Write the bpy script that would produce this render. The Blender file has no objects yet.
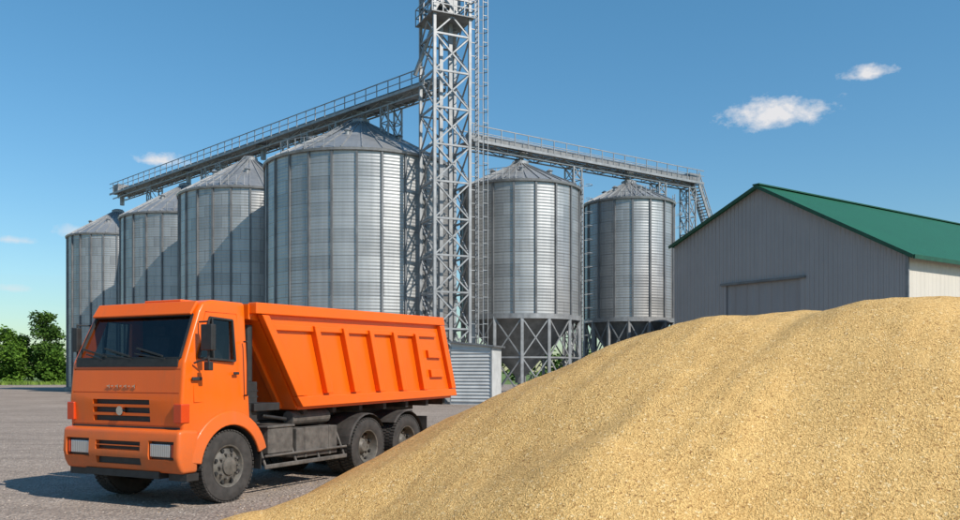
import bpy, bmesh, math, random
import numpy as np
from mathutils import Vector, Matrix, noise
random.seed(7)
R=math.radians
scene=bpy.context.scene

# ------------------------------------------------------------------ materials
def newmat(name):
    m=bpy.data.materials.new(name); m.use_nodes=True
    nt=m.node_tree; b=nt.nodes["Principled BSDF"]
    return m,nt,b
def N(nt,t,**k):
    n=nt.nodes.new(t)
    for a,v in k.items(): setattr(n,a,v)
    return n
def mathn(nt,op,a,b=None,clamp=False):
    n=N(nt,'ShaderNodeMath',operation=op); n.use_clamp=clamp
    for i,v in enumerate((a,b)):
        if v is None: continue
        if isinstance(v,(int,float)): n.inputs[i].default_value=v
        else: nt.links.new(v,n.inputs[i])
    return n.outputs[0]
def mixc(nt,f,a,b,mode='MIX'):
    n=N(nt,'ShaderNodeMix',data_type='RGBA',blend_type=mode)
    for s,v in ((0,f),(6,a),(7,b)):
        if isinstance(v,(int,float)): n.inputs[s].default_value=v
        elif isinstance(v,(tuple,list)): n.inputs[s].default_value=(*v[:3],1)
        else: nt.links.new(v,n.inputs[s])
    return n.outputs[2]
def ntex(nt,vec,scale,detail=4,rough=.55):
    n=N(nt,'ShaderNodeTexNoise'); n.inputs['Scale'].default_value=scale
    n.inputs['Detail'].default_value=detail; n.inputs['Roughness'].default_value=rough
    if vec is not None: nt.links.new(vec,n.inputs['Vector'])
    return n.outputs['Fac']
def ramp(nt,f,p0,p1,c0=(0,0,0),c1=(1,1,1)):
    n=N(nt,'ShaderNodeValToRGB'); e=n.color_ramp.elements
    e[0].position=p0; e[1].position=p1; e[0].color=(*c0,1); e[1].color=(*c1,1)
    nt.links.new(f,n.inputs[0]); return n.outputs[0]
def objco(nt): return N(nt,'ShaderNodeTexCoord').outputs['Object']
def bump(nt,b,h,strength,dist):
    n=N(nt,'ShaderNodeBump'); n.inputs['Strength'].default_value=strength; n.inputs['Distance'].default_value=dist
    nt.links.new(h,n.inputs['Height']); nt.links.new(n.outputs[0],b.inputs['Normal'])
def simple(name,c,rough=.6,metal=0,var=.25,scale=3,bs=0,bd=.002,coat=0):
    m,nt,b=newmat(name); co=objco(nt)
    f=ntex(nt,co,scale,4,.6)
    dark=tuple(x*(1-var) for x in c); lite=tuple(min(1,x*(1+var)) for x in c)
    nt.links.new(ramp(nt,f,.3,.7,dark,lite),b.inputs['Base Color'])
    b.inputs['Roughness'].default_value=rough; b.inputs['Metallic'].default_value=metal
    b.inputs['Coat Weight'].default_value=coat
    if bs: bump(nt,b,ntex(nt,co,bs,3),.6,bd)
    return m

def paint_mat():
    m,nt,b=newmat("orange_paint"); co=objco(nt)
    sep=N(nt,'ShaderNodeSeparateXYZ'); nt.links.new(co,sep.inputs[0])
    n1=ntex(nt,co,2.2,6,.65); n2=ntex(nt,co,22,4,.6)
    mp=N(nt,'ShaderNodeMapping'); mp.inputs['Scale'].default_value=(6,6,.5); nt.links.new(co,mp.inputs[0])
    stk=ramp(nt,ntex(nt,mp.outputs[0],1.5,5,.65),.52,.8)
    low=mathn(nt,'MULTIPLY',mathn(nt,'SUBTRACT',1.60,sep.outputs['Z']),.55,True)
    d=mathn(nt,'MULTIPLY',mathn(nt,'ADD',mathn(nt,'ADD',low,.05),mathn(nt,'MULTIPLY',stk,.22)),mathn(nt,'ADD',n1,mathn(nt,'MULTIPLY',n2,.5)),True)
    col=mixc(nt,ntex(nt,co,.9,2),(.80,.105,.001),(.88,.145,.002))
    nt.links.new(mixc(nt,d,col,(.25,.13,.065)),b.inputs['Base Color'])
    nt.links.new(mathn(nt,'ADD',mathn(nt,'MULTIPLY',d,.5),.28),b.inputs['Roughness'])
    b.inputs['Specular IOR Level'].default_value=.4
    b.inputs['Coat Weight'].default_value=.08; b.inputs['Coat Roughness'].default_value=.1
    bump(nt,b,ntex(nt,co,1.6,2),.25,.03)
    return m
PAINT=paint_mat()
BLACK=simple("black_plastic",(.022,.022,.022),.55,var=.3,scale=9)
DIRTY=simple("dirty_chassis",(.045,.040,.036),.8,var=.5,scale=5)
CHASS=simple("dusty_steel",(.095,.085,.075),.75,var=.45,scale=6)
RUBBER=simple("rubber",(.040,.036,.033),.85,var=.4,scale=7)
RIM=simple("wheel_rim",(.12,.110,.095),.6,.2,var=.4,scale=9)
CHROME=simple("chrome",(.7,.7,.7),.15,1,var=.05)
AMBER=simple("amber_lens",(.60,.05,.006),.2,var=.05,coat=.5)
SEAT=simple("seat_fabric",(.08,.08,.09),.9)
def lens_mat():
    m,nt,b=newmat("headlamp_lens"); co=objco(nt)
    w=N(nt,'ShaderNodeTexWave',bands_direction='Y'); w.inputs['Scale'].default_value=9; nt.links.new(co,w.inputs[0])
    nt.links.new(ramp(nt,w.outputs['Fac'],.1,.9,(.40,.40,.38),(.70,.70,.68)),b.inputs['Base Color'])
    b.inputs['Roughness'].default_value=.15; b.inputs['Metallic'].default_value=.5; b.inputs['Coat Weight'].default_value=.8
    return m
LENS=lens_mat()
def glass_mat():
    m,nt,b=newmat("tinted_glass"); nt.nodes.remove(b)
    out=nt.nodes["Material Output"]; t=N(nt,'ShaderNodeBsdfTransparent'); t.inputs[0].default_value=(.42,.47,.47,1)
    g=N(nt,'ShaderNodeBsdfGlossy'); g.inputs['Roughness'].default_value=.03; g.inputs[0].default_value=(.9,.9,.9,1)
    ge=N(nt,'ShaderNodeNewGeometry'); d=N(nt,'ShaderNodeVectorMath',operation='DOT_PRODUCT')
    nt.links.new(ge.outputs['Normal'],d.inputs[0]); nt.links.new(ge.outputs['Incoming'],d.inputs[1])
    c=mathn(nt,'SUBTRACT',1.0,mathn(nt,'ABSOLUTE',d.outputs['Value']),True)
    fr=mathn(nt,'ADD',.055,mathn(nt,'MULTIPLY',mathn(nt,'POWER',c,5.0),.94),True)
    mx=N(nt,'ShaderNodeMixShader'); nt.links.new(fr,mx.inputs[0]); nt.links.new(t.outputs[0],mx.inputs[1]); nt.links.new(g.outputs[0],mx.inputs[2])
    nt.links.new(mx.outputs[0],out.inputs[0]); return m
GLASS=glass_mat()

def silo_mat(name,roof=False):
    m,nt,b=newmat(name); co=objco(nt)
    sep=N(nt,'ShaderNodeSeparateXYZ'); nt.links.new(co,sep.inputs[0])
    ang=mathn(nt,'ARCTAN2',sep.outputs['Y'],sep.outputs['X'])
    u=mathn(nt,'MULTIPLY',ang,5.0)
    cmb=N(nt,'ShaderNodeCombineXYZ'); nt.links.new(u,cmb.inputs[0]); nt.links.new(sep.outputs['Z'],cmb.inputs[1])
    br=N(nt,'ShaderNodeTexBrick'); nt.links.new(cmb.outputs[0],br.inputs[0])
    br.inputs['Color1'].default_value=(.0,.0,.0,1); br.inputs['Color2'].default_value=(1,1,1,1); br.inputs['Mortar'].default_value=(.1,.1,.1,1)
    br.inputs['Scale'].default_value=1; br.inputs['Mortar Size'].default_value=.014
    br.inputs['Brick Width'].default_value=2.618; br.inputs['Row Height'].default_value=.84; br.inputs['Mortar Smooth'].default_value=.3
    n1=ntex(nt,co,.35,5,.6)
    mp=N(nt,'ShaderNodeMapping'); mp.inputs['Scale'].default_value=(3,3,.12); nt.links.new(co,mp.inputs[0])
    st=ntex(nt,mp.outputs[0],1.3,5,.65)
    f=mathn(nt,'ADD',mathn(nt,'MULTIPLY',n1,.35),mathn(nt,'ADD',mathn(nt,'MULTIPLY',br.outputs['Color'],.22),mathn(nt,'MULTIPLY',st,.50)))
    col=ramp(nt,f,.2,.85,(.25,.25,.25),(.56,.555,.54))
    col=mixc(nt,br.outputs['Fac'],col,(.18,.18,.185)) if not roof else col
    nt.links.new(col,b.inputs['Base Color'])
    b.inputs['Metallic'].default_value=.65
    nt.links.new(mathn(nt,'ADD',mathn(nt,'MULTIPLY',n1,.2),.36),b.inputs['Roughness'])
    if not roof:
        w=mathn(nt,'SINE',mathn(nt,'MULTIPLY',sep.outputs['Z'],2*math.pi/.21))
        bump(nt,b,w,.22,.02)
    return m
SILO=silo_mat("galvanised_corrugated"); SROOF=silo_mat("galvanised_roof",True)
GALV=simple("galvanised_steel",(.31,.315,.32),.5,.4,var=.25,scale=2)
GALVD=simple("galvanised_steel_weathered",(.22,.225,.23),.6,.35,var=.25,scale=2)
STIFF=simple("stiffener_steel",(.17,.175,.18),.6,.35,var=.25,scale=1)
DARK=simple("dark_void",(.02,.02,.02),.9)

def sheet_mat(name,c,axis_uv,period,rough=.5,metal=.0,depth=.03,var=.12):
    m,nt,b=newmat(name); co=objco(nt)
    d=N(nt,'ShaderNodeVectorMath',operation='DOT_PRODUCT'); nt.links.new(co,d.inputs[0]); d.inputs[1].default_value=axis_uv
    s=mathn(nt,'SINE',mathn(nt,'MULTIPLY',d.outputs['Value'],2*math.pi/period))
    s=mathn(nt,'MULTIPLY',s,2.2); s=mathn(nt,'MINIMUM',mathn(nt,'MAXIMUM',s,-1),1)
    n1=ntex(nt,co,.5,5,.6)
    mp=N(nt,'ShaderNodeMapping'); mp.inputs['Scale'].default_value=(4,4,.25); nt.links.new(co,mp.inputs[0])
    st=ntex(nt,mp.outputs[0],1.0,4)
    f=mathn(nt,'ADD',mathn(nt,'MULTIPLY',n1,.5),mathn(nt,'MULTIPLY',st,.5))
    nt.links.new(ramp(nt,f,.3,.7,tuple(x*(1-var) for x in c),tuple(x*(1+var) for x in c)),b.inputs['Base Color'])
    b.inputs['Roughness'].default_value=rough; b.inputs['Metallic'].default_value=metal
    bump(nt,b,s,1,depth); return m

# ------------------------------------------------------------------ mesh builder
class MB:
    def __init__(s): s.v=[];s.f=[];s.m=[];s.mats=[];s.cur=0
    def mat(s,m):
        if m not in s.mats: s.mats.append(m)
        s.cur=s.mats.index(m); return s
    def add(s,vs,fs):
        o=len(s.v); s.v+= [tuple(v) for v in vs]
        for f in fs: s.f.append([i+o for i in f]); s.m.append(s.cur)
    def box(s,a,b):
        x0,y0,z0=a;x1,y1,z1=b
        s.add([(x0,y0,z0),(x1,y0,z0),(x1,y1,z0),(x0,y1,z0),(x0,y0,z1),(x1,y0,z1),(x1,y1,z1),(x0,y1,z1)],
              [(0,3,2,1),(4,5,6,7),(0,1,5,4),(1,2,6,5),(2,3,7,6),(3,0,4,7)])
    def beam(s,p,q,w,h=None,up=(0,0,1)):
        h=h or w; p=Vector(p);q=Vector(q);d=(q-p)
        if d.length<1e-6: return
        d.normalize(); up=Vector(up)
        if abs(d.dot(up))>.98: up=Vector((1,0,0))
        r=d.cross(up).normalized(); u=r.cross(d)
        c=[-r*w/2-u*h/2, r*w/2-u*h/2, r*w/2+u*h/2, -r*w/2+u*h/2]
        s.add([p+k for k in c]+[q+k for k in c],[(3,2,1,0),(4,5,6,7),(0,1,5,4),(1,2,6,5),(2,3,7,6),(3,0,4,7)])
    def cyl(s,p,q,r1,r2=None,n=12,caps=True):
        r2=r1 if r2 is None else r2
        p=Vector(p);q=Vector(q);d=(q-p).normalized()
        up=Vector((0,0,1)) if abs(d.z)<.9 else Vector((1,0,0))
        a=d.cross(up).normalized(); b=d.cross(a)
        vs=[];fs=[]
        for i in range(n):
            t=2*math.pi*i/n; k=a*math.cos(t)+b*math.sin(t)
            vs.append(p+k*r1); vs.append(q+k*r2)
        for i in range(n):
            j=(i+1)%n; fs.append((2*i,2*i+1,2*j+1,2*j))
        if caps: fs.append([2*i for i in range(n)]); fs.append([2*i+1 for i in range(n)][::-1])
        s.add(vs,fs)
    def prism(s,poly,axis,a,b,fn=None):
        def mk(p,t):
            v={'y':(p[0],t,p[1]),'x':(t,p[0],p[1]),'z':(p[0],p[1],t)}[axis]
            return v
        n=len(poly)
        s.add([mk(p,a) for p in poly]+[mk(p,b) for p in poly],
              [list(range(n)),list(range(n,2*n))[::-1]]+[(i,i+n,(i+1)%n+n,(i+1)%n) for i in range(n)])
    def lathe(s,prof,n=48,c=(0,0,0),axis='z',closed=False):
        vs=[];fs=[];k=len(prof)
        for i in range(n):
            t=2*math.pi*i/n
            for r,z in prof:
                if axis=='z': vs.append((c[0]+r*math.cos(t),c[1]+r*math.sin(t),c[2]+z))
                else: vs.append((c[0]+r*math.cos(t),c[1]+z,c[2]+r*math.sin(t)))
        for i in range(n):
            j=(i+1)%n
            for a in range(k if closed else k-1):
                b=(a+1)%k; fs.append((i*k+a,j*k+a,j*k+b,i*k+b))
        s.add(vs,fs)
    def build(s,name,parent=None,smooth=None,bevel=0,loc=None):
        me=bpy.data.meshes.new(name); me.from_pydata(s.v,[],s.f); 
        for m in s.mats: me.materials.append(m)
        me.polygons.foreach_set('material_index',s.m)
        bm=bmesh.new(); bm.from_mesh(me); bmesh.ops.recalc_face_normals(bm,faces=bm.faces); bm.to_mesh(me); bm.free()
        me.update()
        o=bpy.data.objects.new(name,me); scene.collection.objects.link(o)
        if parent: o.parent=parent
        if loc: o.location=loc
        if smooth:
            me.polygons.foreach_set('use_smooth',[True]*len(me.polygons)); me.set_sharp_from_angle(angle=R(smooth))
        if bevel:
            md=o.modifiers.new("bevel",'BEVEL'); md.width=bevel; md.segments=2; md.limit_method='ANGLE'; md.angle_limit=R(40)
        return o
def empty(name,loc=(0,0,0),rz=0):
    e=bpy.data.objects.new(name,None); scene.collection.objects.link(e); e.location=loc; e.rotation_euler=(0,0,rz); return e

# ------------------------------------------------------------------ camera / light / sky
cam=bpy.data.cameras.new("camera"); co=bpy.data.objects.new("camera",cam); scene.collection.objects.link(co)
co.location=(0,0,1.9); co.rotation_euler=(R(90),0,0)
cam.lens=36*850/960; cam.sensor_width=36; cam.sensor_fit='HORIZONTAL'; cam.shift_y=(372-260)/960; cam.clip_end=6000; cam.clip_start=.05
scene.camera=co
EL=R(42); sd=Vector((.79,-.61,0)).normalized()
sv=Vector((sd.x*math.cos(EL),sd.y*math.cos(EL),math.sin(EL)))
L=bpy.data.lights.new("sun",'SUN'); L.energy=5.0; L.angle=R(.53); L.color=(1,.94,.85)
lo=bpy.data.objects.new("sun",L); scene.collection.objects.link(lo); lo.rotation_euler=sv.to_track_quat('Z','Y').to_euler(); lo.location=(0,0,60)
scene.view_settings.view_transform='Standard'; scene.view_settings.look='None'; scene.view_settings.exposure=0

w=bpy.data.worlds.new("World"); scene.world=w; w.use_nodes=True; nt=w.node_tree
bg=nt.nodes['Background']; sky=N(nt,'ShaderNodeTexSky'); sky.sky_type='NISHITA'; sky.sun_disc=False
sky.sun_elevation=EL; sky.sun_rotation=math.atan2(sd.x,sd.y); sky.air_density=1.25; sky.dust_density=.2; sky.ozone_density=2.0
bg.inputs[1].default_value=.113
D=N(nt,'ShaderNodeTexCoord').outputs['Generated']
def px_dir(u,v): return Vector(((u-480)/850,1,(372-v)/850)).normalized()
mask=None
clouds=[(778,116,64,21,1.0),(870,74,28,10,1.0),(160,161,30,9,.95),(12,240,26,6,.6),(77,233,20,10,.6),(14,289,20,6,.5)]
mp=N(nt,'ShaderNodeMapping'); mp.inputs['Scale'].default_value=(1,1,1.5); mp.inputs['Location'].default_value=(.37,.2,.9); nt.links.new(D,mp.inputs[0])
nz1=mathn(nt,'MULTIPLY',mathn(nt,'SUBTRACT',ntex(nt,mp.outputs[0],26,7,.66),.5),2.6)
nz2=mathn(nt,'MULTIPLY',mathn(nt,'SUBTRACT',ntex(nt,mp.outputs[0],48,5,.62),.5),1.8)
for i,(u,v,wx,wy,op) in enumerate(clouds):
    c=px_dir(u,v); r=Vector((c.y,-c.x,0)).normalized(); up=r.cross(c)
    def dot(vec,k):
        n=N(nt,'ShaderNodeVectorMath',operation='DOT_PRODUCT'); nt.links.new(D,n.inputs[0]); n.inputs[1].default_value=vec*k; return n.outputs['Value']
    sc=c.y
    a=dot(r,1/(wx/850*sc)); b=dot(up,1/(wy/850*sc))
    b=mathn(nt,'MAXIMUM',b,mathn(nt,'MULTIPLY',b,-1.8))
    dist=mathn(nt,'POWER',mathn(nt,'ADD',mathn(nt,'MULTIPLY',a,a),mathn(nt,'MULTIPLY',b,b)),.5)
    f=mathn(nt,'SUBTRACT',mathn(nt,'ADD',.78,nz1 if wx>40 else nz2),mathn(nt,'MULTIPLY',dist,.8))
    f=mathn(nt,'MULTIPLY',f,1.35,True); f=mathn(nt,'MULTIPLY',f,op)
    front=mathn(nt,'GREATER_THAN',dot(c,1),.6); f=mathn(nt,'MULTIPLY',f,front)
    mask=f if mask is None else mathn(nt,'MAXIMUM',mask,f)
hs=N(nt,'ShaderNodeHueSaturation'); hs.inputs['Hue'].default_value=.492; hs.inputs['Saturation'].default_value=1.32; hs.inputs['Value'].default_value=1.15
nt.links.new(sky.outputs[0],hs.inputs['Color'])
sp=N(nt,'ShaderNodeSeparateXYZ'); nt.links.new(D,sp.inputs[0])
hz=mathn(nt,'SUBTRACT',1.0,mathn(nt,'MULTIPLY',sp.outputs['Z'],2.4),True)
skc=mixc(nt,hz,hs.outputs[0],mixc(nt,1.0,hs.outputs[0],(.52,.72,.92),'MULTIPLY'))
nt.links.new(mixc(nt,mask,skc,(7.0,7.0,7.2)),bg.inputs[0])

# ------------------------------------------------------------------ ground
def sheet(name,x0,y0,x1,y1,z,m,nx=1,ny=1):
    b=MB().mat(m); b.add([(x0,y0,z),(x1,y0,z),(x1,y1,z),(x0,y1,z)],[(0,1,2,3)]); return b.build(name)
m,nt,b=newmat("grass_field"); c_=objco(nt)
f=mathn(nt,'ADD',mathn(nt,'MULTIPLY',ntex(nt,c_,.05,5),.6),mathn(nt,'MULTIPLY',ntex(nt,c_,1.5,5),.4))
nt.links.new(ramp(nt,f,.35,.65,(.075,.13,.025),(.16,.22,.05)),b.inputs['Base Color']); b.inputs['Roughness'].default_value=.95
sheet("ground",-3000,-500,3000,4500,-.004,m)
m,nt,b=newmat("gravel"); c_=objco(nt)
big=ntex(nt,c_,.18,6,.6); mid=ntex(nt,c_,2.5,6,.65)
vo=N(nt,'ShaderNodeTexVoronoi'); vo.inputs['Scale'].default_value=26; nt.links.new(c_,vo.inputs[0])
vo2=N(nt,'ShaderNodeTexVoronoi'); vo2.inputs['Scale'].default_value=9; nt.links.new(c_,vo2.inputs[0])
s1=N(nt,'ShaderNodeSeparateColor'); nt.links.new(vo.outputs['Color'],s1.inputs[0])
s2=N(nt,'ShaderNodeSeparateColor'); nt.links.new(vo2.outputs['Color'],s2.inputs[0])
f=mathn(nt,'ADD',mathn(nt,'MULTIPLY',big,.40),mathn(nt,'MULTIPLY',mid,.30)); f=mathn(nt,'ADD',f,mathn(nt,'MULTIPLY',s1.outputs[0],.3))
col=ramp(nt,f,.28,.72,(.20,.155,.125),(.46,.375,.310))
st=mathn(nt,'GREATER_THAN',s2.outputs[1],.88); st=mathn(nt,'MULTIPLY',st,mathn(nt,'LESS_THAN',vo2.outputs['Distance'],.27))
col=mixc(nt,mathn(nt,'MULTIPLY',st,.65),col,(.58,.51,.44))
st=mathn(nt,'LESS_THAN',s2.outputs[1],.10); st=mathn(nt,'MULTIPLY',st,mathn(nt,'LESS_THAN',vo2.outputs['Distance'],.27))
col=mixc(nt,mathn(nt,'MULTIPLY',st,.65),col,(.11,.09,.075))
mp=N(nt,'ShaderNodeMapping'); mp.inputs['Rotation'].default_value=(0,0,R(-62)); mp.inputs['Scale'].default_value=(.12,1.3,1); nt.links.new(c_,mp.inputs[0])
tr=ramp(nt,ntex(nt,mp.outputs[0],1.0,5,.62),.46,.66)
col=mixc(nt,mathn(nt,'MULTIPLY',tr,.45),col,(.185,.15,.125))
nt.links.new(col,b.inputs['Base Color']); b.inputs['Roughness'].default_value=.95; b.inputs['Specular IOR Level'].default_value=.15
bump(nt,b,mathn(nt,'ADD',mathn(nt,'MULTIPLY',mid,.8),mathn(nt,'MULTIPLY',vo.outputs['Distance'],.5)),1.0,.05)
g=MB().mat(m)
pts=[(-160,-40),(160,-40),(160,128)]+[(x,128+4*noise.noise(Vector((x*.05,0,0)))+1.2*noise.noise(Vector((x*.4,3,0)))) for x in range(158,-160,-3)]+[(-160,128)]
g.add([(x,y,0) for x,y in pts],[list(range(len(pts)))]); g.build("gravel_yard")
g=MB().mat(simple("pebble",(.36,.30,.25),.9,var=.45,scale=9))
for _ in range(7000):
    y=8+26*random.random()**1.6; x=random.uniform(-.75*y,.1*y); r=random.uniform(.006,.02)*(1.5 if random.random()<.05 else 1); a=random.random()*6.3
    q=[(x+r*math.cos(a+k*1.571)*random.uniform(.7,1.2),y+r*math.sin(a+k*1.571)*random.uniform(.7,1.2),.001) for k in range(4)]
    g.add(q+[(x,y,r*.75)],[(0,1,4),(1,2,4),(2,3,4),(3,0,4)])
g.build("loose_gravel")

# ------------------------------------------------------------------ grain pile
def seg(px,py,a,b,ha,hb):
    ax,ay=a;bx,by=b; dx,dy=bx-ax,by-ay; L2=dx*dx+dy*dy
    t=np.clip(((px-ax)*dx+(py-ay)*dy)/L2,0,1)
    d=np.sqrt((px-ax-t*dx)**2+(py-ay-t*dy)**2); return d,ha+(hb-ha)*t
st=.045
xs=np.arange(-5.1,19,st); ys=np.arange(4.2,22,st)
X,Y=np.meshgrid(xs,ys)
def prof(d,H,a=.34,b=.021,rd=.35): 
    dd=np.sqrt(d*d+rd*rd)-rd*.6
    return H-(a*dd+b*dd*dd)
layers=[]
d,H=seg(X,Y,(3.7,13.0),(5.0,13.5),2.84,2.96); layers.append(prof(d,H,.36,.018,.6))
d,H=seg(X,Y,(5.95,12.0),(16,14.0),3.02,3.24); layers.append(prof(d,H,.42,.02,.6))
d,H=seg(X,Y,(5.3,12.0),(1.4,9.2),2.80,1.22); layers.append(prof(d,H,.50,.01,.5))
d,H=seg(X,Y,(8.6,11.6),(5.0,8.6),3.0,1.15); layers.append(prof(d,H,.50,.01,.6))
d,H=seg(X,Y,(1.0,11.6),(-2.7,10.65),1.50,.24); layers.append(prof(d,H,.45,.01,.5))
k=8.0
hh=np.log(sum(np.exp(k*l) for l in layers))/k
Hn=np.empty_like(hh)
for j in range(hh.shape[0]):
    for i in range(hh.shape[1]):
        x=X[j,i];y=Y[j,i]
        if hh[j,i]<-.3: Hn[j,i]=0; continue
        p=Vector((x*.45,y*.45,0))
        q=Vector(((x*.8-y*.6)*1.7,(x*.6+y*.8)*.35,4.0))
        q2=Vector(((x*.8-y*.6)*4.5,(x*.6+y*.8)*.6,9.0))
        Hn[j,i]=.08*noise.noise(p)+.045*noise.noise(q)+.014*noise.noise(q2)+.009*noise.noise(Vector((x*4,y*4,1)))+.005*noise.noise(Vector((x*10,y*10,2)))
hh=hh+Hn*np.clip(hh*1.5+.25,0.1,1)
ny,nx=hh.shape
idx=-np.ones(hh.shape,int); keep=hh>-.10
vs=[];cnt=0
for j in range(ny):
    for i in range(nx):
        if keep[j,i]: idx[j,i]=cnt; cnt+=1; vs.append((float(X[j,i]),float(Y[j,i]),float(hh[j,i])))
fs=[]
for j in range(ny-1):
    for i in range(nx-1):
        a,b_,c,d_=idx[j,i],idx[j,i+1],idx[j+1,i+1],idx[j+1,i]
        if a>=0 and b_>=0 and c>=0 and d_>=0: fs.append((int(a),int(b_),int(c),int(d_)))
m,nt,b=newmat("wheat_grain"); c_=objco(nt)
vo=N(nt,'ShaderNodeTexVoronoi'); vo.inputs['Scale'].default_value=85; nt.links.new(c_,vo.inputs[0])
s1=N(nt,'ShaderNodeSeparateColor'); nt.links.new(vo.outputs['Color'],s1.inputs[0])
vo2=N(nt,'ShaderNodeTexVoronoi'); vo2.inputs['Scale'].default_value=40; nt.links.new(c_,vo2.inputs[0])
s2=N(nt,'ShaderNodeSeparateColor'); nt.links.new(vo2.outputs['Color'],s2.inputs[0])
f=mathn(nt,'ADD',mathn(nt,'MULTIPLY',s1.outputs[0],.42),mathn(nt,'MULTIPLY',s2.outputs[0],.24))
f=mathn(nt,'ADD',f,mathn(nt,'MULTIPLY',ntex(nt,c_,1.1,5,.65),.34))
col=ramp(nt,f,.2,.8,(.44,.240,.070),(.88,.575,.225))
sp=mathn(nt,'GREATER_THAN',s2.outputs[1],.965); col=mixc(nt,mathn(nt,'MULTIPLY',sp,.6),col,(.23,.10,.03))
sp=mathn(nt,'LESS_THAN',s2.outputs[1],.04); col=mixc(nt,mathn(nt,'MULTIPLY',sp,.5),col,(.95,.74,.42))
nt.links.new(col,b.inputs['Base Color']); b.inputs['Roughness'].default_value=.8; b.inputs['Specular IOR Level'].default_value=.2
bump(nt,b,mathn(nt,'ADD',vo.outputs['Distance'],mathn(nt,'MULTIPLY',vo2.outputs['Distance'],.9)),.9,.010)
GRAIN=m
g=MB().mat(m); g.v=vs; g.f=fs; g.m=[0]*len(fs); g.build("grain_pile",smooth=180)
g=MB().mat(GRAIN)
for _ in range(14000):
    j=random.randrange(ny);i=random.randrange(nx)
    if -.8<hh[j,i]<.02 and random.random()<math.exp(hh[j,i]*5):
        x=X[j,i]+random.uniform(-.03,.03);y=Y[j,i]+random.uniform(-.03,.03);a=random.random()*6.3;r=random.uniform(.006,.014)
        dx,dy=math.cos(a)*r,math.sin(a)*r
        g.add([(x-dx,y-dy,.004),(x+dy*.5,y-dx*.5,.008),(x+dx,y+dy,.004),(x-dy*.5,y+dx*.5,.008),(x,y,.014)],[(0,1,4),(1,2,4),(2,3,4),(3,0,4)])
g.build("spilled_grain")

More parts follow.
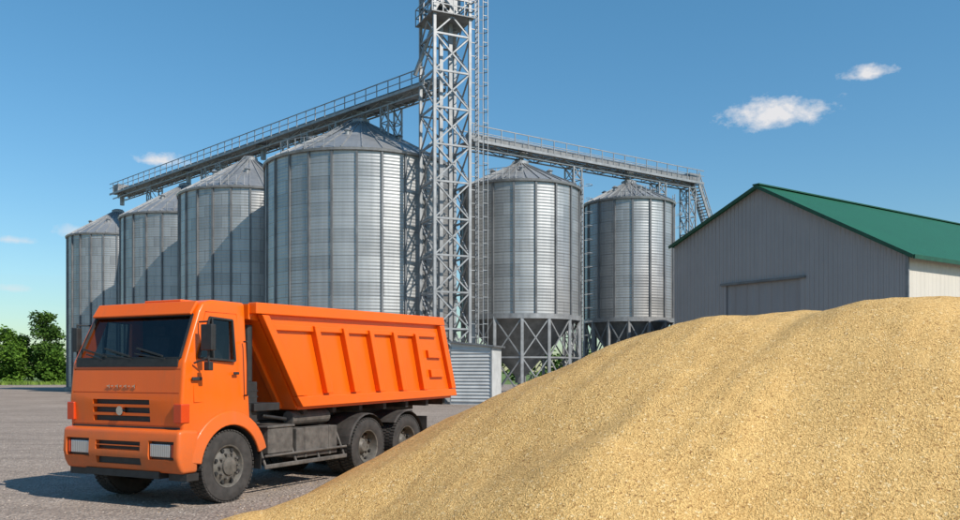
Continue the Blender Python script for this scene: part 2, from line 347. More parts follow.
# ------------------------------------------------------------------ silos
CONC=simple("concrete",(.35,.34,.32),.9)
def silo(x,y,r,ze,zp,zb=0,rot=0,nst=24,hopper=False,ladder=None):
    e=empty("grain_silo",(x,y,0),rot)
    s=MB().mat(SILO); s.lathe([(r,zb),(r,ze)],96); s.build("wall",e,smooth=40)
    s=MB().mat(STIFF)
    for i in range(nst):
        t=2*math.pi*(i+.5)/nst; c,sn=math.cos(t),math.sin(t)
        s.beam((c*(r+.05),sn*(r+.05),zb),(c*(r+.05),sn*(r+.05),ze-.05),.13,.11,up=(c,sn,0))
    s.mat(GALV)
    s.lathe([(r+.01,ze-.12),(r+.16,ze-.12),(r+.20,ze+.02),(r+.02,ze+.04)],96)
    if zb==0:
        s.mat(GALVD); s.lathe([(r+.3,0.0),(r+.3,.35),(r,.35)],64)
    s.build("stiffeners",e)
    s=MB().mat(SROOF); rc=.55
    s.lathe([(r+.18,ze+.03),(rc,zp-.35)],96); s.build("roof",e,smooth=10)
    s=MB().mat(GALV)
    nr=32
    for i in range(nr):
        t=2*math.pi*(i+.25)/nr; c,sn=math.cos(t),math.sin(t)
        s.beam((c*(r+.15),sn*(r+.15),ze+.07),(c*rc,sn*rc,zp-.31),.07,.09)
    s.lathe([(rc+.05,zp-.4),(rc+.05,zp-.1),(.35,zp+.02),(0.01,zp+.06)],24)
    for i in range(6):
        t=2*math.pi*(i+.3)/6; rr=r*.55; zz=ze+(zp-.35-ze)*(1-(rr-rc)/(r-rc))
        c,sn=math.cos(t),math.sin(t)
        s.cyl((c*rr,sn*rr,zz-.1),(c*rr,sn*rr,zz+.30),.16,n=10)
        s.cyl((c*rr,sn*rr,zz+.26),(c*rr,sn*rr,zz+.4),.26,.08,n=10)
    for t in (R(-120),):
        for o_ in (-.2,.2):
            c,sn=math.cos(t),math.sin(t)
            s.beam((c*r-sn*o_,sn*r+c*o_,ze+.25),(c*rc-sn*o_,sn*rc+c*o_,zp-.05),.05)
    for i in range(7):
        t=R(-138+6*i); c,sn=math.cos(t),math.sin(t); s.beam((c*(r+.15),sn*(r+.15),ze),(c*(r+.15),sn*(r+.15),ze+.8),.045)
        if i<6:
            t2=R(-132+6*i)
            for hz in (.4,.8): s.beam((c*(r+.15),sn*(r+.15),ze+hz),(math.cos(t2)*(r+.15),math.sin(t2)*(r+.15),ze+hz),.035)
    s.build("roof_fittings",e)
    if ladder is not None:
        s=MB().mat(GALV); c,sn=math.cos(ladder),math.sin(ladder); rr=r+.28
        for o_ in (-.22,.22): s.beam((c*rr-sn*o_,sn*rr+c*o_,.3),(c*rr-sn*o_,sn*rr+c*o_,ze+1),.05)
        z=.4
        while z<ze+.9: s.beam((c*rr+sn*.22,sn*rr-c*.22,z),(c*rr-sn*.22,sn*rr+c*.22,z),.035); z+=.33
        z=2.6
        while z<ze+1:
            pp=[(c*(rr+.36-.36*math.cos(a))-sn*.36*math.sin(a), sn*(rr+.36-.36*math.cos(a))+c*.36*math.sin(a),z) for a in [R(60+k*40) for k in range(7)]]
            for a,b2 in zip(pp,pp[1:]): s.beam(a,b2,.035)
            z+=1.0
        s.build("ladder",e)
    if hopper:
        s=MB().mat(GALVD); s.lathe([(r-.05,zb+.02),(.4,1.6),(.4,1.1)],64); s.build("hopper_cone",e,smooth=40)
        s=MB().mat(GALV); nl=14
        s.lathe([(r+.12,zb-.25),(r+.12,zb+.08),(r-.12,zb+.08),(r-.12,zb-.25)],64,closed=True)
        P=[(math.cos(2*math.pi*i/nl)*r,math.sin(2*math.pi*i/nl)*r) for i in range(nl)]
        for i in range(nl):
            a=P[i];b2=P[(i+1)%nl]
            s.beam((*a,0),(*a,zb-.1),.2)
            s.beam((*a,zb*.5),(*b2,zb*.5),.11)
            s.beam((*a,.2),(*b2,zb*.5),.08); s.beam((*b2,.2),(*a,zb*.5),.08)
            s.beam((*a,zb*.5),(*b2,zb-.2),.08); s.beam((*b2,zb*.5),(*a,zb-.2),.08)
        s.build("support_frame",e)
        s=MB().mat(CONC); s.lathe([(r+.5,0),(r+.5,.25),(.01,.25)],48); s.build("plinth",e)
    return e
silo(-8.4,60,6.55,16.0,19.75,rot=.1,nst=26)
silo(-18.5,68.4,5.4,15.7,19.2,rot=.4)
silo(-27,78,5.55,15.6,19.2,rot=.9)
silo(-37.9,89,4.8,15.7,18.9,rot=1.3)
silo(2.95,62,4.3,15.0,17.3,5.8,rot=.2,nst=18,hopper=True,ladder=R(-8))
silo(11.9,68,3.5,15.2,17.2,6.0,rot=.5,nst=16,hopper=True,ladder=R(-20))

# ------------------------------------------------------------------ elevator tower
TW=empty("elevator_tower",(-2.24,54.3,0),R(25))
s=MB().mat(GALV); hw=1.2; H=27.6; lv=2.3
C=[(hw,hw),(-hw,hw),(-hw,-hw),(hw,-hw)]
for c in C: s.beam((*c,0),(*c,H),.18)
z=0;n=0
while z<H-.5:
    for i in range(4):
        a=C[i];b2=C[(i+1)%4]
        s.beam((*a,z+lv),(*b2,z+lv),.11)
        s.beam((*a,z),(*b2,z+lv),.085); s.beam((*b2,z),(*a,z+lv),.085)
    z+=lv;n+=1
s.build("lattice_frame",TW)
s=MB().mat(GALV)
s.box((-.40,-.12,.2),(-.18,.12,H+1.5)); s.box((.25,-.12,.2),(.47,.12,H+1.5))
s.box((-.7,-.4,.0),(.8,.4,1.6)); s.build("elevator_legs",TW)
s=MB().mat(GALVD)
def platform(s,z,e=1.75,rail=True):
    s.box((-e,-e,z),(e,e,z+.07))
    s.mat(GALV)
    Q=[(e,e),(-e,e),(-e,-e),(e,-e)]
    for i in range(4):
        a=Vector(Q[i]);b2=Vector(Q[(i+1)%4])
        for hz in (.55,1.1): s.beam((*a,z+hz),(*b2,z+hz),.05)
        for k in range(4):
            p=a.lerp(b2,k/4); s.beam((*p,z),(*p,z+1.1),.05)
    s.mat(GALVD)
platform(s,24.2,1.45)
s.mat(GALV); s.box((-.8,-.45,24.3),(.9,.45,25.9)); s.mat(DARK); s.cyl((-.3,-.7,24.9),(-.3,-.45,24.9),.35,n=16)
s.mat(GALV); s.cyl((.1,-.3,25.6),(.1,.3,25.6),.8,n=20)
s.mat(GALVD); platform(s,H-.3)
s.mat(GALV); s.box((-.8,-.5,H),(.9,.5,H+2)); s.prism([(-.8,H+2),(.9,H+2),(.5,H+2.6),(-.4,H+2.6)],'y',-.5,.5)
s.build("platforms_and_head",TW)
s=MB().mat(GALV); lx=hw+.55; ly=-hw+.1
for o_ in (-.22,.22): s.beam((lx,ly+o_,.2),(lx,ly+o_,H+1),.06)
z=.4
while z<H+.8: s.beam((lx,ly-.22,z),(lx,ly+.22,z),.035); z+=.33
z=2.4
while z<H+1:
    pp=[(lx+.33-.38*math.cos(a),ly+.38*math.sin(a),z) for a in [R(50+k*40) for k in range(7)]]
    pp=[(p[0]+.05,p[1],p[2]) for p in pp]
    for a,b2 in zip(pp,pp[1:]): s.beam(a,b2,.04)
    s.beam((hw,ly,z),(lx,ly,z),.05); z+=.85
for a in [R(50),R(130),R(180),R(230),R(290)]: s.beam((lx+.38-.38*math.cos(a),ly+.38*math.sin(a),2.4),(lx+.38-.38*math.cos(a),ly+.38*math.sin(a),H+1),.035)
s.build("caged_ladder",TW)
s=MB().mat(GALV)
s.cyl((-.6,.2,24.3),(-1.6,1.2,21.0),.14,n=10); s.cyl((.8,.3,24.0),(2.2,3.6,18.9),.14,n=10)
s.build("spouts",TW)

# ------------------------------------------------------------------ conveyor galleries
def gallery(name,p,q,w=1.2,bay=1.6,td=.5,supports=()):
    p=Vector(p);q=Vector(q);Lg=(q-p).length; ang=math.atan2((q-p).y,(q-p).x)
    e=empty(name,p,ang)
    s=MB().mat(GALVD)
    s.box((0,-w/2+.05,.0),(Lg,w/2-.45,.45))
    s.mat(GALV)
    s.prism([(-w/2+.02,.45),(w/2-.42,.45),(-w/2+.32,.58)],'x',0,Lg)
    s.build("conveyor_trough",e)
    s=MB().mat(GALVD); s.box((0,w/2-.42,-.05),(Lg,w/2+.25,.0)); s.box((0,-w/2-.45,-.05),(Lg,-w/2,.0)); 
    s.mat(GALV)
    for yy in (-w/2-.45,w/2+.25):
        s.beam((0,yy,-.10),(Lg,yy,-.10),.08,.18); s.beam((0,yy,.95),(Lg,yy,.95),.06); s.beam((0,yy,.5),(Lg,yy,.5),.045)
        k=0
        while k*1.2<=Lg: s.beam((k*1.2,yy,-.1),(k*1.2,yy,.97),.055); k+=1
    for yy in (-w/2-.1,w/2-.1):
        s.beam((0,yy,-td),(Lg,yy,-td),.09)
        k=0
        while (k+1)*bay<=Lg+.01:
            a,b2=k*bay,(k+1)*bay
            s.beam((a,yy,-td),(a,yy,-.1),.05)
            s.beam((a,yy,-.1 if k%2 else -td),(b2,yy,-td if k%2 else -.1),.05); k+=1
    k=0
    while k*bay<=Lg: s.beam((k*bay,-w/2-.1,-td),(k*bay,w/2-.1,-td),.05); k+=1
    s.build("walkway_and_truss",e)
    if supports:
        s=MB().mat(GALV)
        for (t,zb) in supports:
            x=t; top=-td; bot=zb-p.z; a=.4
            for sx in (-a,a):
                for sy in (-w/2-.1,w/2-.1): s.beam((x+sx,sy,bot),(x+sx,sy,top),.10)
            z=bot
            while z<top-.1:
                z2=min(z+1.5,top)
                for sy in (-w/2-.1,w/2-.1):
                    s.beam((x-a,sy,z),(x+a,sy,z2),.055); s.beam((x+a,sy,z),(x-a,sy,z2),.055); s.beam((x-a,sy,z2),(x+a,sy,z2),.06)
                for sx in (-a,a):
                    s.beam((x+sx,-w/2-.1,z),(x+sx,w/2-.1,z2),.055); s.beam((x+sx,-w/2-.1,z2),(x+sx,w/2-.1,z2),.06)
                z=z2
        s.build("support_bents",e)
    return e,Lg,ang
zg=20.5
P0=Vector((-3.0,55.1,zg)); P1=Vector((-38.0,89.2,zg))
e1,Lg,_=gallery("conveyor_gallery",P0,P1,supports=((4.4,17.4),(10.3,17.4),(13.9,15.4),(16.5,16.2),(27,15.2),(29.5,16.2),(40.5,15.2)))
s=MB().mat(GALV)
for t in (7.3,20.5,33.3,47.8): s.cyl((t,0,0),(t,0,-1.25),.22,n=12); s.box((t-.35,-.35,-.35),(t+.35,.35,-.06))
s.mat(GALVD); s.box((Lg-1.3,-.6,0.01),(Lg+.1,.5,.9)); s.build("discharge_spouts",e1)
zr=17.95
Q0=Vector((-1.0,59.2,zr)); Q1=Vector((18.4,72.7,zr))
e2,Lr,_=gallery("conveyor_gallery",Q0,Q1,w=1.0,supports=((9.8,0),(19.0,0),(22.6,0)))
s=MB().mat(GALV)
for t in (4.85,15.6): s.cyl((t,0,0),(t,0,-1.0),.2,n=12); s.box((t-.35,-.35,-.35),(t+.35,.35,-.06))
s.mat(GALVD); s.box((Lr-1.2,-.5,0.01),(Lr+.1,.3,.75)); s.build("discharge_spouts",e2)
s=MB().mat(GALV)
for yy in (-.45,.45):
    s.beam((Lr,yy,-.1),(Lr+3.6,yy,-7.5),.09,.26); s.beam((Lr,yy,.95),(Lr+3.6,yy,-6.5),.06); s.beam((Lr,yy,.45),(Lr+3.6,yy,-7.0),.05)
    for k in range(9): t=k/8; s.beam((Lr+3.6*t,yy,-.1-7.4*t),(Lr+3.6*t,yy,.95-7.45*t),.05)
for k in range(30): t=k/30; s.box((Lr+3.6*t-.05,-.45,-.1-7.4*t),(Lr+3.6*t+.2,.45,-.06-7.4*t))
for yy in (-.5,.5):
    for xx in (3.2,4.4): s.beam((Lr+xx,yy,-zr),(Lr+xx,yy,-7.4),.12)
s.box((Lr+3.2,-.6,-7.6),(Lr+4.6,.6,-7.5))
s.build("access_stair",e2)

# ------------------------------------------------------------------ warehouse
rd=Vector((.82,.57,0)).normalized()
Rr=Vector((22.66,45,0)); ang=math.atan2(rd.y,rd.x)
WH=empty("warehouse",Rr,ang)
WL=16.3; ya=9.33; zr_,za,zl=8.2,13.35,10.5; LEN=48
CLAD=sheet_mat("grey_cladding",(.335,.315,.315),(0,1,0),.30,.6,.0,.018,.08)
WCLAD=sheet_mat("cream_cladding",(.60,.55,.47),(1,0,0),.42,.6,0,.012,.08)
GRN=sheet_mat("green_roof",(.008,.105,.050),(1,0,0),.36,.55,0,.02,.15)
GTRIM=simple("green_trim",(.008,.07,.035),.5)
dy0,dy1,dz=6.5,11.9,7.45
s=MB().mat(CLAD)
def rz(y): return zr_+(za-zr_)*y/ya if y<ya else za-(za-zl)*(y-ya)/(WL-ya)
s.add([(0,0,0),(0,dy0,0),(0,dy0,rz(dy0)),(0,0,zr_)],[(0,1,2,3)])
s.add([(0,dy1,0),(0,WL,0),(0,WL,zl),(0,dy1,rz(dy1))],[(0,1,2,3)])
s.add([(0,dy0,dz),(0,dy1,dz),(0,dy1,rz(dy1)),(0,ya,za),(0,dy0,rz(dy0))],[(0,1,2,3,4)])
s.add([(LEN,0,0),(LEN,WL,0),(LEN,WL,zl),(LEN,ya,za),(LEN,0,zr_)],[(0,1,2,3,4)])
s.add([(0,WL,0),(LEN,WL,0),(LEN,WL,zl),(0,WL,zl)],[(0,1,2,3)])
s.build("gable_walls",WH)
s=MB().mat(WCLAD); s.add([(0,0,0),(LEN,0,0),(LEN,0,zr_),(0,0,zr_)],[(0,1,2,3)])
s.build("side_wall",WH)
s=MB().mat(sheet_mat("door_cladding",(.29,.275,.28),(0,1,0),.9,.6,0,.02,.08)); s.box((.10,dy0-.3,0),(.16,dy1+.3,dz+.2)); 
s.mat(STIFF); s.box((-.14,dy0-.4,dz),(-.002,dy1+.4,dz+.14)); s.build("sliding_door",WH)
s=MB().mat(GRN); ov=.45
def slab(a,b2):
    t=.10
    v=[]
    for x in (-.35,LEN+.35):
        for (y,z) in (a,b2): v+= [(x,y,z),(x,y,z+t)]
    s.add(v,[(0,2,3,1),(4,5,7,6),(0,1,5,4),(2,6,7,3),(1,3,7,5),(0,4,6,2)])
sr=(za-zr_)/ya; sl=(za-zl)/(WL-ya)
slab((-ov,zr_-sr*ov+.02),(ya,za+.02)); slab((ya+.001,za+.021),(WL+ov*.4,zl-sl*ov*.4+.02))
s.build("roof",WH)
s=MB().mat(GTRIM)
s.beam((-.38,-ov,zr_-sr*ov),(-.38,ya,za),.06,.20); s.beam((-.38,ya,za),(-.38,WL+ov*.4,zl-sl*ov*.4),.06,.20)
s.box((-.4,ya-.25,za+.09),(LEN+.4,ya+.25,za+.17))
s.box((-.35,-ov-.12,zr_-sr*ov-.12),(LEN+.35,-ov-.005,zr_-sr*ov+.10))
s.mat(GALVD); s.box((-.05,-.05,0),(.06,.1,zr_)); 
s.build("trim",WH)
s=MB().mat(CONC); s.box((-.1,-.1,0),(LEN+.1,-.003,.5)); s.build("plinth",WH)

# ------------------------------------------------------------------ small shed
SH=empty("utility_shed",(0,0,0))
SH.location=(-.22,50.5,0); SH.rotation_euler=(0,0,R(-16))
SHM=simple("pale_sheet",(.50,.50,.49),.6,.0,var=.14,scale=1.5)
s=MB().mat(SHM); s.prism([(-1.25,0),(1.25,0),(1.25,3.35),(-1.25,3.6)],'y',-1.1,1.1); s.build("walls",SH)
s=MB().mat(SHM)
for k in range(16): z=.15+k*.2; s.prism([(-1.11,z),(-1.155,z+.03),(-1.11,z+.17)],'x',-1.25,1.25)
s.mat(GALV)
for x in (-1.27,1.2): s.box((x,-1.17,0),(x+.07,-1.1,3.38))
s.mat(STIFF); s.prism([(-1.45,3.62),(1.45,3.34),(1.45,3.44),(-1.45,3.72)],'y',-1.3,1.3)
s.build("roof_and_trim",SH)

# ------------------------------------------------------------------ trees
def leafmat(name,a,b2):
    m,nt,b=newmat(name); c_=objco(nt); inf=N(nt,'ShaderNodeNewGeometry')
    f=mathn(nt,'ADD',mathn(nt,'MULTIPLY',ntex(nt,c_,.5,4),.7),mathn(nt,'MULTIPLY',inf.outputs['Random Per Island'],.3))
    nt.links.new(ramp(nt,f,.3,.7,a,b2),b.inputs['Base Color']); b.inputs['Roughness'].default_value=.8
    b.inputs['Specular IOR Level'].default_value=.15
    return m
LEAF=leafmat("foliage",(.035,.085,.010),(.12,.22,.025))
LEAF2=leafmat("foliage_dark",(.022,.060,.010),(.08,.15,.022))
BARK=simple("bark",(.09,.07,.05),.9)
def leaves(s,c,r,n,sz):
    for _ in range(n):
        d=Vector((random.gauss(0,1),random.gauss(0,1),random.gauss(0,.8))).normalized()*r*random.uniform(.45,1.05)
        p=Vector(c)+d; a=Vector((random.uniform(-1,1),random.uniform(-1,1),random.uniform(-.6,.6))).normalized()
        b2=a.cross(Vector((random.uniform(-1,1),random.uniform(-1,1),random.uniform(-1,1)))).normalized()
        k=sz*random.uniform(.6,1.3); s.add([p-a*k,p-b2*k*.5,p+a*k,p+b2*k*.5],[(0,1,2,3)])
def tree(name,x,y,h,r,leaf,ncl=30,nl=90,trunk=True,sz=.27):
    e=empty(name,(x,y,0))
    s=MB().mat(BARK); s.cyl((0,0,-.05),(0.1,0,h*.45),.22,.14,8); s.cyl((.1,0,h*.44),(0,.1,h*.9),.14,.03,8)
    cl=[]
    for i in range(ncl):
        t=random.uniform(.12 if trunk else .05,.97); a=random.random()*6.3
        env=r*math.sin(math.pi*min(1,(t*.85+.12)))**.6
        rr=env*random.uniform(.1,.95); c=(rr*math.cos(a),rr*math.sin(a),h*t); cl.append(c)
        if trunk and i%2==0: s.cyl((0,0,h*t*.7),c,.06,.015,5)
    s.build("trunk_and_limbs",e)
    s=MB().mat(leaf)
    for c in cl: leaves(s,c,r*random.uniform(.24,.44),nl,sz)
    s.build("crown",e)
tree("tree",-69.8,136,11.8,3.1,LEAF2,60,120)
tree("tree",-76.5,138,8.6,3.6,LEAF,50,110)
tree("tree",-83,137,9.3,3.8,LEAF2,46,100)
tree("tree",-92,139,10.5,4.2,LEAF,34)
tree("tree",-65,141,9.0,3.2,LEAF,46,110)
tree("tree",-104,141,11,4.4,LEAF2,34)
for (x,y,h,r) in ((-73,133,6.0,3.0),(-79.5,133,6.4,3.2),(-66,132.5,5.0,2.6),(-87,134,6,3)): tree("bush",x,y,h,r,LEAF,38,110,False)
s=MB().mat(LEAF2)
for i in range(330):
    x=-220+i*1.5; y=190+random.uniform(-6,6); h=7+3.5*noise.noise(Vector((x*.06,0,0)))
    for k in range(4): leaves(s,(x+random.uniform(-1,1),y,random.uniform(.6,h)),1.9,26,.6)
s.build("distant_trees")
s=MB().mat(leafmat("verge_grass",(.08,.14,.02),(.19,.27,.05)))
for _ in range(16000):
    x=random.uniform(-110,-30); y=random.uniform(119,134); 
    if y<123+2.5*noise.noise(Vector((x*.12,0,5)))+random.uniform(-.5,2): continue
    hgt=random.uniform(.2,.6); a=random.random()*3.14; k=.22
    s.add([(x-k*math.cos(a),y-k*math.sin(a),0),(x+k*math.cos(a),y+k*math.sin(a),0),(x+random.uniform(-.15,.15),y,hgt)],[(0,1,2)])
s.build("verge_grass")

# ------------------------------------------------------------------ dump truck
T=empty("dump_truck",(-4.03,11.6,0),math.atan2(.893,.45)); W=2.27
def apply_bool(o,cutter,use_self=False):
    md=o.modifiers.new("b",'BOOLEAN'); md.object=cutter; md.operation='DIFFERENCE'; md.solver='EXACT'; md.use_self=use_self
    dg=bpy.context.evaluated_depsgraph_get(); dg.update()
    me=bpy.data.meshes.new_from_object(o.evaluated_get(dg)); o.modifiers.remove(md); o.data=me
    bpy.data.objects.remove(cutter)
def bevel_solid(o,off,segs,minang=12):
    bm=bmesh.new(); bm.from_mesh(o.data)
    es=[e for e in bm.edges if len(e.link_faces)==2 and e.calc_face_angle()>R(minang)]
    bmesh.ops.bevel(bm,geom=es,offset=off,segments=segs,profile=.5,affect='EDGES',clamp_overlap=True)
    bm.to_mesh(o.data); bm.free()
def shade(o,a=35):
    o.data.polygons.foreach_set('use_smooth',[True]*len(o.data.polygons)); o.data.set_sharp_from_angle(angle=R(a))
def taper(o,inset=.09,z0=2.02,z1=2.94):
    for v in o.data.vertices:
        if v.co.z>z0:
            k=(v.co.z-z0)/(z1-z0)*inset; v.co.y += k*(1-2*v.co.y/W)
s=MB().mat(PAINT); s.prism([(-.02,1.02),(-.05,1.5),(0,2.03),(.335,2.77),(.42,2.89),(.62,2.94),(1.28,2.94),(1.32,1.02)],'y',0,W)
cab=s.build("cab_shell",T); taper(cab); bevel_solid(cab,.05,4,10)
def cutter(fn):
    s=MB().mat(BLACK); fn(s); return s.build("cut",T)
apply_bool(cab,cutter(lambda s:s.prism([(.05,1.5),(.09,2.03),(.41,2.74),(.47,2.84),(1.22,2.87),(1.24,1.2),(.05,1.2)],'y',.125,W-.125)))
apply_bool(cab,cutter(lambda s:s.prism([(.10,2.09),(W-.10,2.09),(W-.155,2.71),(.155,2.71)],'x',-.4,.44)))
apply_bool(cab,cutter(lambda s:s.prism([(.27,2.10),(.98,2.06),(.98,2.66),(.53,2.68)],'y',-.3,W+.3)))
wc=(.86,.53)
apply_bool(cab,cutter(lambda s:s.cyl((wc[0],-.3,wc[1]),(wc[0],.55,wc[1]),.63,n=40)))
apply_bool(cab,cutter(lambda s:s.cyl((wc[0],W-.55,wc[1]),(wc[0],W+.3,wc[1]),.63,n=40)))
for z0,z1 in ((1.44,1.51),(1.32,1.40),(1.20,1.28)):
    apply_bool(cab,cutter(lambda s:s.box((-.4,.62,z0),(.02,1.76,z1))))
def gap(pts,sz=.018):
    for a,b2 in zip(pts,pts[1:]):
        apply_bool(cab,cutter(lambda s:s.beam(a,b2,sz,.035,up=(0,1,0))))
gap([(.17,0,1.46),(.17,0,2.04)]); gap([(.17,0,2.04),(.46,.070,2.76)]); gap([(.46,.070,2.75),(1.08,.070,2.75)]); gap([(1.08,.070,2.76),(1.08,0,2.03)]); gap([(1.08,0,2.04),(1.08,0,1.46)]); gap([(1.09,0,1.47),(.16,0,1.47)])
for z,xx in ((1.60,-.025),(1.14,-.010),(1.93,.008)): apply_bool(cab,cutter(lambda s:s.box((-.3,.07,z),(xx,W-.07,z+.014))))
shade(cab,30)
def rect(s,pts): s.add(pts,[(0,1,2,3)])
def wsx(z,o=.0): return 0+(z-2.03)*.4527+o
s=MB().mat(GLASS)
rect(s,[(wsx(2.07,.02),.09,2.07),(wsx(2.07,.02),W-.09,2.07),(wsx(2.73,.02),W-.13,2.73),(wsx(2.73,.02),.13,2.73)])
for sg in (0,1):
    f=lambda y:y if sg==0 else W-y
    s.add([(.25,f(.035),2.06),(1.0,f(.035),2.04),(1.0,f(.09),2.68),(.52,f(.09),2.70)],[(0,1,2,3)])
s.build("glazing",T)
s=MB().mat(BLACK)
def loop(pts,w_=.03,h_=.03):
    for a,b2 in zip(pts,pts[1:]+pts[:1]): s.beam(a,b2,w_,h_)
loop([(wsx(2.09),.105,2.09),(wsx(2.09),W-.105,2.09),(wsx(2.71),W-.16,2.71),(wsx(2.71),.16,2.71)],.035,.035)
for sg in (0,1):
    f=lambda y:y if sg==0 else W-y
    loop([(.27,f(.010),2.10),(.98,f(.006),2.06),(.98,f(.064),2.66),(.53,f(.066),2.68)],.028,.028)
    s.beam((.55,f(.012),2.09),(.57,f(.066),2.68),.03,.025)
s.box((wsx(2.04)-.025,.12,1.97),(wsx(2.06)+.03,W-.12,2.08))
for y0,y1 in ((.35,1.0),(1.0,1.65),(1.6,2.0)):
    s.beam((wsx(2.07)-.04,y0,2.08),(wsx(2.17)-.03,y1,2.16),.016); s.beam((wsx(2.12)-.035,(y0+y1)/2-.25,2.12),(wsx(2.24)-.03,(y0+y1)/2+.32,2.24),.022)
s.box((.008,.64,1.19),(.03,1.74,1.52))
s.build("gaskets_and_wipers",T)
s=MB().mat(PAINT); s.prism([(.235,2.72),(.265,2.70),(.40,2.88),(.36,2.91)],'y',.14,W-.14); o=s.build("sun_visor",T,bevel=.012)
s=MB().mat(PAINT); s.box((.65,.75,2.935),(1.1,1.5,2.972)); s.build("roof_hatch",T,bevel=.015)
s=MB().mat(SEAT)
for y0 in (.28,1.42):
    s.box((.60,y0,1.55),(1.05,y0+.5,1.82)); s.prism([(.95,1.8),(1.08,1.8),(1.18,2.45),(1.07,2.45)],'y',y0,y0+.5); s.box((1.08,y0+.12,2.45),(1.17,y0+.38,2.62))
s.box((1.19,.13,1.25),(1.235,W-.13,2.85)); s.box((.5,.13,2.835),(1.2,W-.13,2.855))
s.mat(BLACK); s.prism([(.06,1.5),(.38,1.5),(.38,1.95),(.22,2.07),(.12,2.03)],'y',.13,W-.13)
s.lathe([(.20,.0),(.225,.012),(.20,.025)],20,(.52,.53,2.05),'z',True); s.cyl((.40,.53,1.8),(.52,.53,2.05),.025,n=8); s.beam((.34,.53,2.06),(.70,.53,2.06),.03)
s.build("interior",T,bevel=.02)
def fender(s,cx,cz,r0,r1,a0,a1,y0,y1,n=18):
    vs=[];fs=[]
    for i in range(n+1):
        t=R(a0+(a1-a0)*i/n); c,sn=math.cos(t),math.sin(t)
        for (r,y) in ((r0,y0),(r1,y0+.03),(r1,y1),(r0,y1)): vs.append((cx+r*c,y,cz+r*sn))
    for i in range(n):
        for k in range(4): fs.append((i*4+k,i*4+(k+1)%4,i*4+4+(k+1)%4,i*4+4+k))
    fs.append((0,1,2,3)); fs.append((n*4,n*4+1,n*4+2,n*4+3)); s.add(vs,fs)
s=MB().mat(PAINT)
fender(s,*wc,.60,.80,15,172,-.055,.30); fender(s,*wc,.60,.80,15,172,W-.30,W+.055)
s.build("front_fenders",T,smooth=30,bevel=.015)
s=MB().mat(BLACK)
for y in (.0,W-.36): s.box((1.52,y,.42),(1.54,y+.36,1.0))
fender(s,*wc,.585,.60,5,178,-.03,.5); fender(s,*wc,.585,.60,5,178,W-.5,W+.03)
s.build("mud_guards",T)
s=MB().mat(PAINT); s.prism([(-.12,.62),(-.15,.75),(-.13,1.09),(-.02,1.11),(.24,1.09),(.22,.50),(-.06,.50)],'y',-.03,W+.03)
bmp=s.build("bumper",T); bevel_solid(bmp,.05,4,20)
for a,b2 in (((-.5,.70,.80),(-.08,W-.68,.93)),((-.5,.70,.60),(-.08,W-.68,.70)),((-.5,.06,.69),(-.08,.54,.95)),((-.5,W-.54,.69),(-.08,W-.06,.95))):
    apply_bool(bmp,cutter(lambda s:s.box(a,b2)))
apply_bool(bmp,cutter(lambda s:s.box((.03,.35,.3),(.5,W-.35,1.3))))
shade(bmp,30)
s=MB().mat(BLACK); s.box((-.085,.71,.81),(-.075,W-.69,.925)); s.box((-.085,.71,.605),(-.075,W-.69,.695))
for y in (.07,W-.53): s.box((-.086,y,.70),(-.077,y+.46,.94))
s.box((-.08,.4,.42),(.15,W-.4,.52))
s.box((-.03,.06,1.095),(.18,W-.06,1.135))
s.box((.0,-.035,.40),(.22,.3,.50)); s.box((.0,W-.3,.40),(.22,W+.035,.50))
s.mat(PAINT); s.box((-.14,.705,.86),(-.09,W-.685,.872))
s.build("bumper_inserts",T)
s=MB().mat(LENS)
for y in (.14,W-.52): s.box((-.13,y,.73),(-.088,y+.38,.91))
s.mat(AMBER)
for y in (.078,W-.125): s.box((-.13,y,.73),(-.088,y+.045,.91))
for y in (-.014,W-.135): s.box((-.075,y,1.20),(.08,y+.15,1.46))
s.build("lamps",T,bevel=.012)
s=MB().mat(CHROME); s.cyl((-.07,1.19,1.35),(-.02,1.19,1.35),.065,n=20)
for k in range(7):
    y=.91+k*.085
    if k in (0,2,4,6): s.beam((-.044,y,1.67),(-.044,y,1.72),.012,.012)
    s.beam((-.044,y,1.70),(-.044,y+.05,1.70),.012,.012)
s.build("badge",T)
s=MB().mat(BLACK)
for sg in (0,1):
    f=lambda y:y if sg==0 else W-y
    px_,py,hw_=(.26,f(-.18),.10) if sg==0 else (.16,f(-.09),.05)
    s.box((px_-.05,min(py-hw_,py+hw_),2.20),(px_+.04,max(py-hw_,py+hw_),2.56))
    s.beam((.30,f(.04),2.60),(px_,py,2.60),.025); s.beam((.16,f(0.0),2.02),(px_,py,2.10),.025); s.beam((px_,py,1.96),(px_,py,2.62),.025)
    s.box((px_-.04,min(py-.05,py+.05),1.92),(px_+.04,max(py-.05,py+.05),2.04))
s.box((.93,-.025,1.86),(1.04,.0,1.90)); s.box((.12,-.03,1.78),(.30,.0,1.83))
s.beam((1.18,-.05,1.55),(1.18,-.05,2.35),.025); s.beam((1.18,-.05,1.55),(1.18,.02,1.55),.025); s.beam((1.18,-.05,2.35),(1.18,.03,2.35),.025)
s.build("mirrors_and_handles",T,bevel=.01)

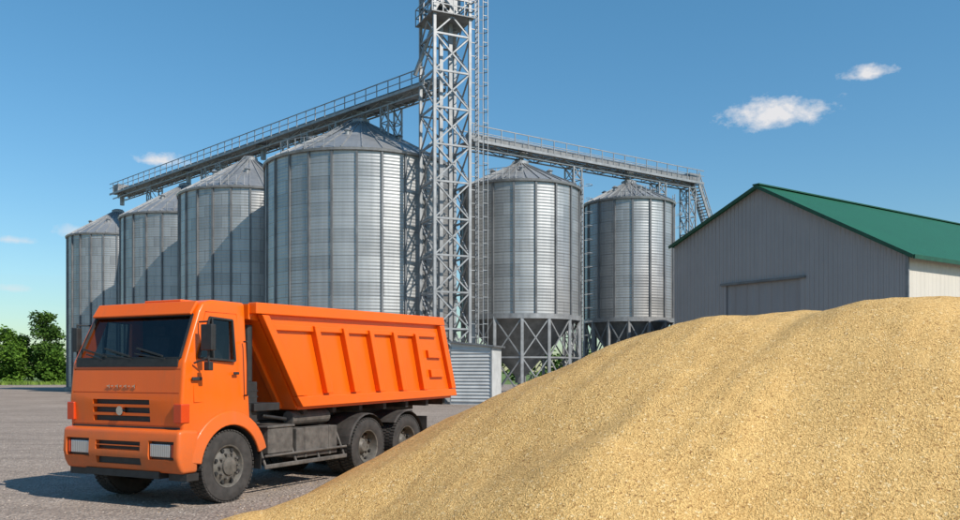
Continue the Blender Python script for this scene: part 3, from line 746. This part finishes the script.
def tyre(s,cx,cy,cz,r,w_,out):
    h=w_/2
    s.mat(RUBBER)
    s.lathe([(r*.56,-h*.86),(r*.66,-h*1.0),(r*.82,-h*1.04),(r*.94,-h*.96),(r*.975,-h*.80),(r*.975,h*.80),(r*.94,h*.96),(r*.82,h*1.04),(r*.66,h),(r*.56,h*.86)],56,(cx,cy,cz),'y')
    for i in range(52):
        t=2*math.pi*i/52; 
        for (ya,yb,off) in ((-h*.97,-h*.35,0),(-h*.28,h*.28,.5),(h*.35,h*.97,0)):
            t2=t+off*2*math.pi/52; c,sn=math.cos(t2),math.sin(t2)
            s.beam((cx+c*r*.982,cy+ya,cz+sn*r*.982),(cx+c*r*.982,cy+yb,cz+sn*r*.982),r*.085,r*.04,up=(c,0,sn))
def rim(s,cx,cy,cz,r,w_,out,deep):
    h=w_/2*out; s.mat(RIM)
    if deep: pr=[(r*.56,h*.86),(r*.59,h*.95),(r*.55,h*.9),(r*.50,h*.3),(r*.46,-h*.1),(r*.30,-h*.25),(r*.27,h*.0),(r*.16,h*.35),(r*.01,h*.38)]
    else: pr=[(r*.56,h*.86),(r*.59,h*.95),(r*.55,h*.9),(r*.50,h*.55),(r*.40,h*.75),(r*.30,h*.95),(r*.25,h*.95),(r*.24,h*1.12),(r*.13,h*1.2),(r*.01,h*1.2)]
    s.lathe(pr,40,(cx,cy,cz),'y')
    for i in range(10):
        t=2*math.pi*i/10; y=cy+(h*.95 if not deep else -h*.18)
        s.mat(CHASS); s.cyl((cx+math.cos(t)*r*.34,y-out*.03,cz+math.sin(t)*r*.34),(cx+math.cos(t)*r*.34,y+out*.035,cz+math.sin(t)*r*.34),.018,n=6)
    s.mat(DARK)
    for i in range(8):
        t=2*math.pi*(i+.5)/8; rr=r*.455; y=cy+(h*.66 if not deep else h*.0)
        s.cyl((cx+math.cos(t)*rr,y-out*.0,cz+math.sin(t)*rr),(cx+math.cos(t)*rr,y+out*.03,cz+math.sin(t)*rr),.028,n=8)
WR=.53
def wheel(name,x,y,out,dual=False):
    s=MB(); 
    tyre(s,x,y,WR,WR,.29,out); rim(s,x,y,WR,WR,.29,out,dual)
    if dual: tyre(s,x,y-out*.33,WR,WR,.29,out)
    s.build(name,T,smooth=35)
wheel("front_wheel",wc[0],.16,-1); wheel("front_wheel_far",wc[0],W-.16,1)
for i,x in enumerate((4.45,5.80)):
    wheel("rear_wheel_%d"%i,x,.16,-1,True); wheel("rear_wheel_far_%d"%i,x,W-.16,1,True)
s=MB().mat(DIRTY)
for y in (.72,W-.80): s.box((.06,y,.80),(7.15,y+.08,1.08))
s.box((.04,.72,.62),(.2,W-.72,.8))
for x in (1.5,3.0,4.0,5.1,6.4,7.1): s.box((x,.80,.84),(x+.08,W-.8,1.04))
for x in (wc[0],4.45,5.80): s.cyl((x,.2,WR),(x,W-.2,WR),.08,n=12)
for x in (4.45,5.8): s.cyl((x,W/2-.22,WR),(x,W/2+.22,WR),.24,n=16)
s.box((4.6,.62,.60),(5.65,.72,.78)); s.box((4.6,W-.72,.6),(5.65,W-.62,.78))
s.box((.3,.75,.75),(1.5,W-.75,1.19))
for y in (.74,W-.82): s.box((1.7,y,1.10),(7.2,y+.1,1.26))
s.build("chassis",T,bevel=.008)
s=MB().mat(CHASS)
s.box((1.75,.05,.62),(2.35,.55,1.02)); s.box((1.72,.03,1.02),(2.38,.57,1.06))
s.box((2.45,.06,.50),(3.55,.66,.98)); 
for x in (2.65,3.30): s.box((x,.045,.49),(x+.06,.67,.99))
s.cyl((2.5,.28,1.14),(3.5,.28,1.14),.12,n=16)
s.box((1.62,-.01,.40),(3.75,.02,.47)); s.box((1.62,-.01,.58),(3.75,.02,.62))
for x in (1.66,2.4,3.0,3.7): s.beam((x,.005,.40),(x,.2,.85),.04)
s.box((1.75,W-.6,.5),(3.5,W-.06,1.0))
s.build("side_equipment",T,bevel=.02)
s=MB().mat(BLACK)
s.box((1.36,.10,1.05),(1.56,.42,1.75)); s.cyl((1.48,.22,1.75),(1.48,.22,2.62),.07,n=14); s.cyl((1.47,1.9,1.2),(1.47,1.9,2.6),.08,n=14)
s.box((1.38,.5,1.2),(1.6,1.8,1.9)); s.box((1.42,.03,1.42),(2.0,.40,1.30)); 
for k in range(6): s.box((1.34,.095,1.15+k*.09),(1.58,.43,1.17+k*.09))
s.cyl((1.62,.30,.9),(1.62,.30,1.5),.07,n=12)
s.cyl((1.7,.12,1.22),(2.3,.16,1.14),.03,n=8); s.cyl((1.4,.5,1.95),(1.75,.8,1.3),.025,n=8); s.cyl((1.4,.6,1.95),(1.8,.9,1.2),.025,n=8)
s.build("air_intake",T,bevel=.01)
s=MB().mat(DIRTY)
for y0,y1 in ((-.0,.62),(W-.62,W)):
    for x in (4.45,5.80): fender(s,x,WR,.60,.62,35 if x<5 else 8,172 if x<5 else 140,y0,y1,10)
    s.box((6.52,y0,.35),(6.54,y1,1.0))
s.build("rear_mudguards",T)
s=MB().mat(CHASS); s.cyl((1.75,W/2,.95),(1.62,W/2,2.2),.11,n=16); s.build("hydraulic_ram",T,smooth=30)

# tipping body
s=MB().mat(PAINT)
side=[(1.60,2.70),(1.42,2.90),(7.10,3.00),(7.70,1.40),(2.50,1.34)]
s.prism(side,'y',.03,.08); s.prism(side,'y',W-.08,W-.03)
s.prism([(1.55,2.70),(1.60,2.70),(2.52,1.34),(2.46,1.30)],'y',.081,W-.081)
s.prism([(2.50,1.34),(7.70,1.40),(7.70,1.34),(2.50,1.28)],'y',.081,W-.081)
s.prism([(7.10,3.00),(7.05,3.00),(7.64,1.42),(7.69,1.42)],'y',.081,W-.081)
s.prism([(1.34,2.70),(1.34,2.93),(1.90,2.94),(1.90,2.90),(1.58,2.68)],'y',.081,W-.081)
s.build("body_shell",T)
s=MB().mat(PAINT)
for f in (lambda y:y,lambda y:W-y):
    y0,y1=sorted((f(-.06),f(.10)))
    s.prism([(1.36,2.78),(1.36,2.95),(7.13,3.05),(7.19,2.88)],'y',y0,y1)
    y0,y1=sorted((f(-.055),f(.05)))
    s.prism([(2.34,1.50),(2.48,1.33),(7.74,1.39),(7.68,1.54)],'y',y0,y1)
    s.prism([(1.50,2.77),(1.66,2.77),(2.60,1.51),(2.34,1.51)],'y',y0,y1)
    s.prism([(6.98,2.87),(7.18,2.87),(7.70,1.55),(7.52,1.55)],'y',y0,y1)
    y0,y1=sorted((f(-.075),f(.04)))
    for xt in (2.75,3.55,4.35,5.15,5.95):
        dx=.36
        s.prism([(xt,2.66),(xt+.13,2.66),(xt+.17+dx,1.54),(xt+dx,1.54)],'y',y0,y1)
    y0,y1=sorted((f(-.03),f(.04)))
    s.prism([(1.84,2.55),(1.77,2.64),(6.85,2.72),(6.88,2.62)],'y',y0,y1)
    y0,y1=sorted((f(-.03),f(.04)))
    for zz in (2.35,1.95): s.prism([(6.45+(2.6-zz)*.3,zz),(6.95+(2.6-zz)*.3,zz),(7.02+(2.6-zz)*.3,zz-.16),(6.5+(2.6-zz)*.3,zz-.16)],'y',y0,y1)
for k in range(4):
    y=.35+k*.52; s.prism([(1.50,2.66),(1.56,2.70),(2.47,1.33),(2.41,1.29)],'y',y,y+.1)
s.build("body_ribs",T,bevel=.012)
s=MB().mat(DIRTY)
for x in (2.7,3.5,4.3,5.1,5.9,6.7,7.4): s.box((x,.12,1.20),(x+.10,W-.12,1.335))
s.build("body_crossmembers",T)
for o in list(bpy.data.objects):
    if o.name.startswith("cut"): bpy.data.objects.remove(o)
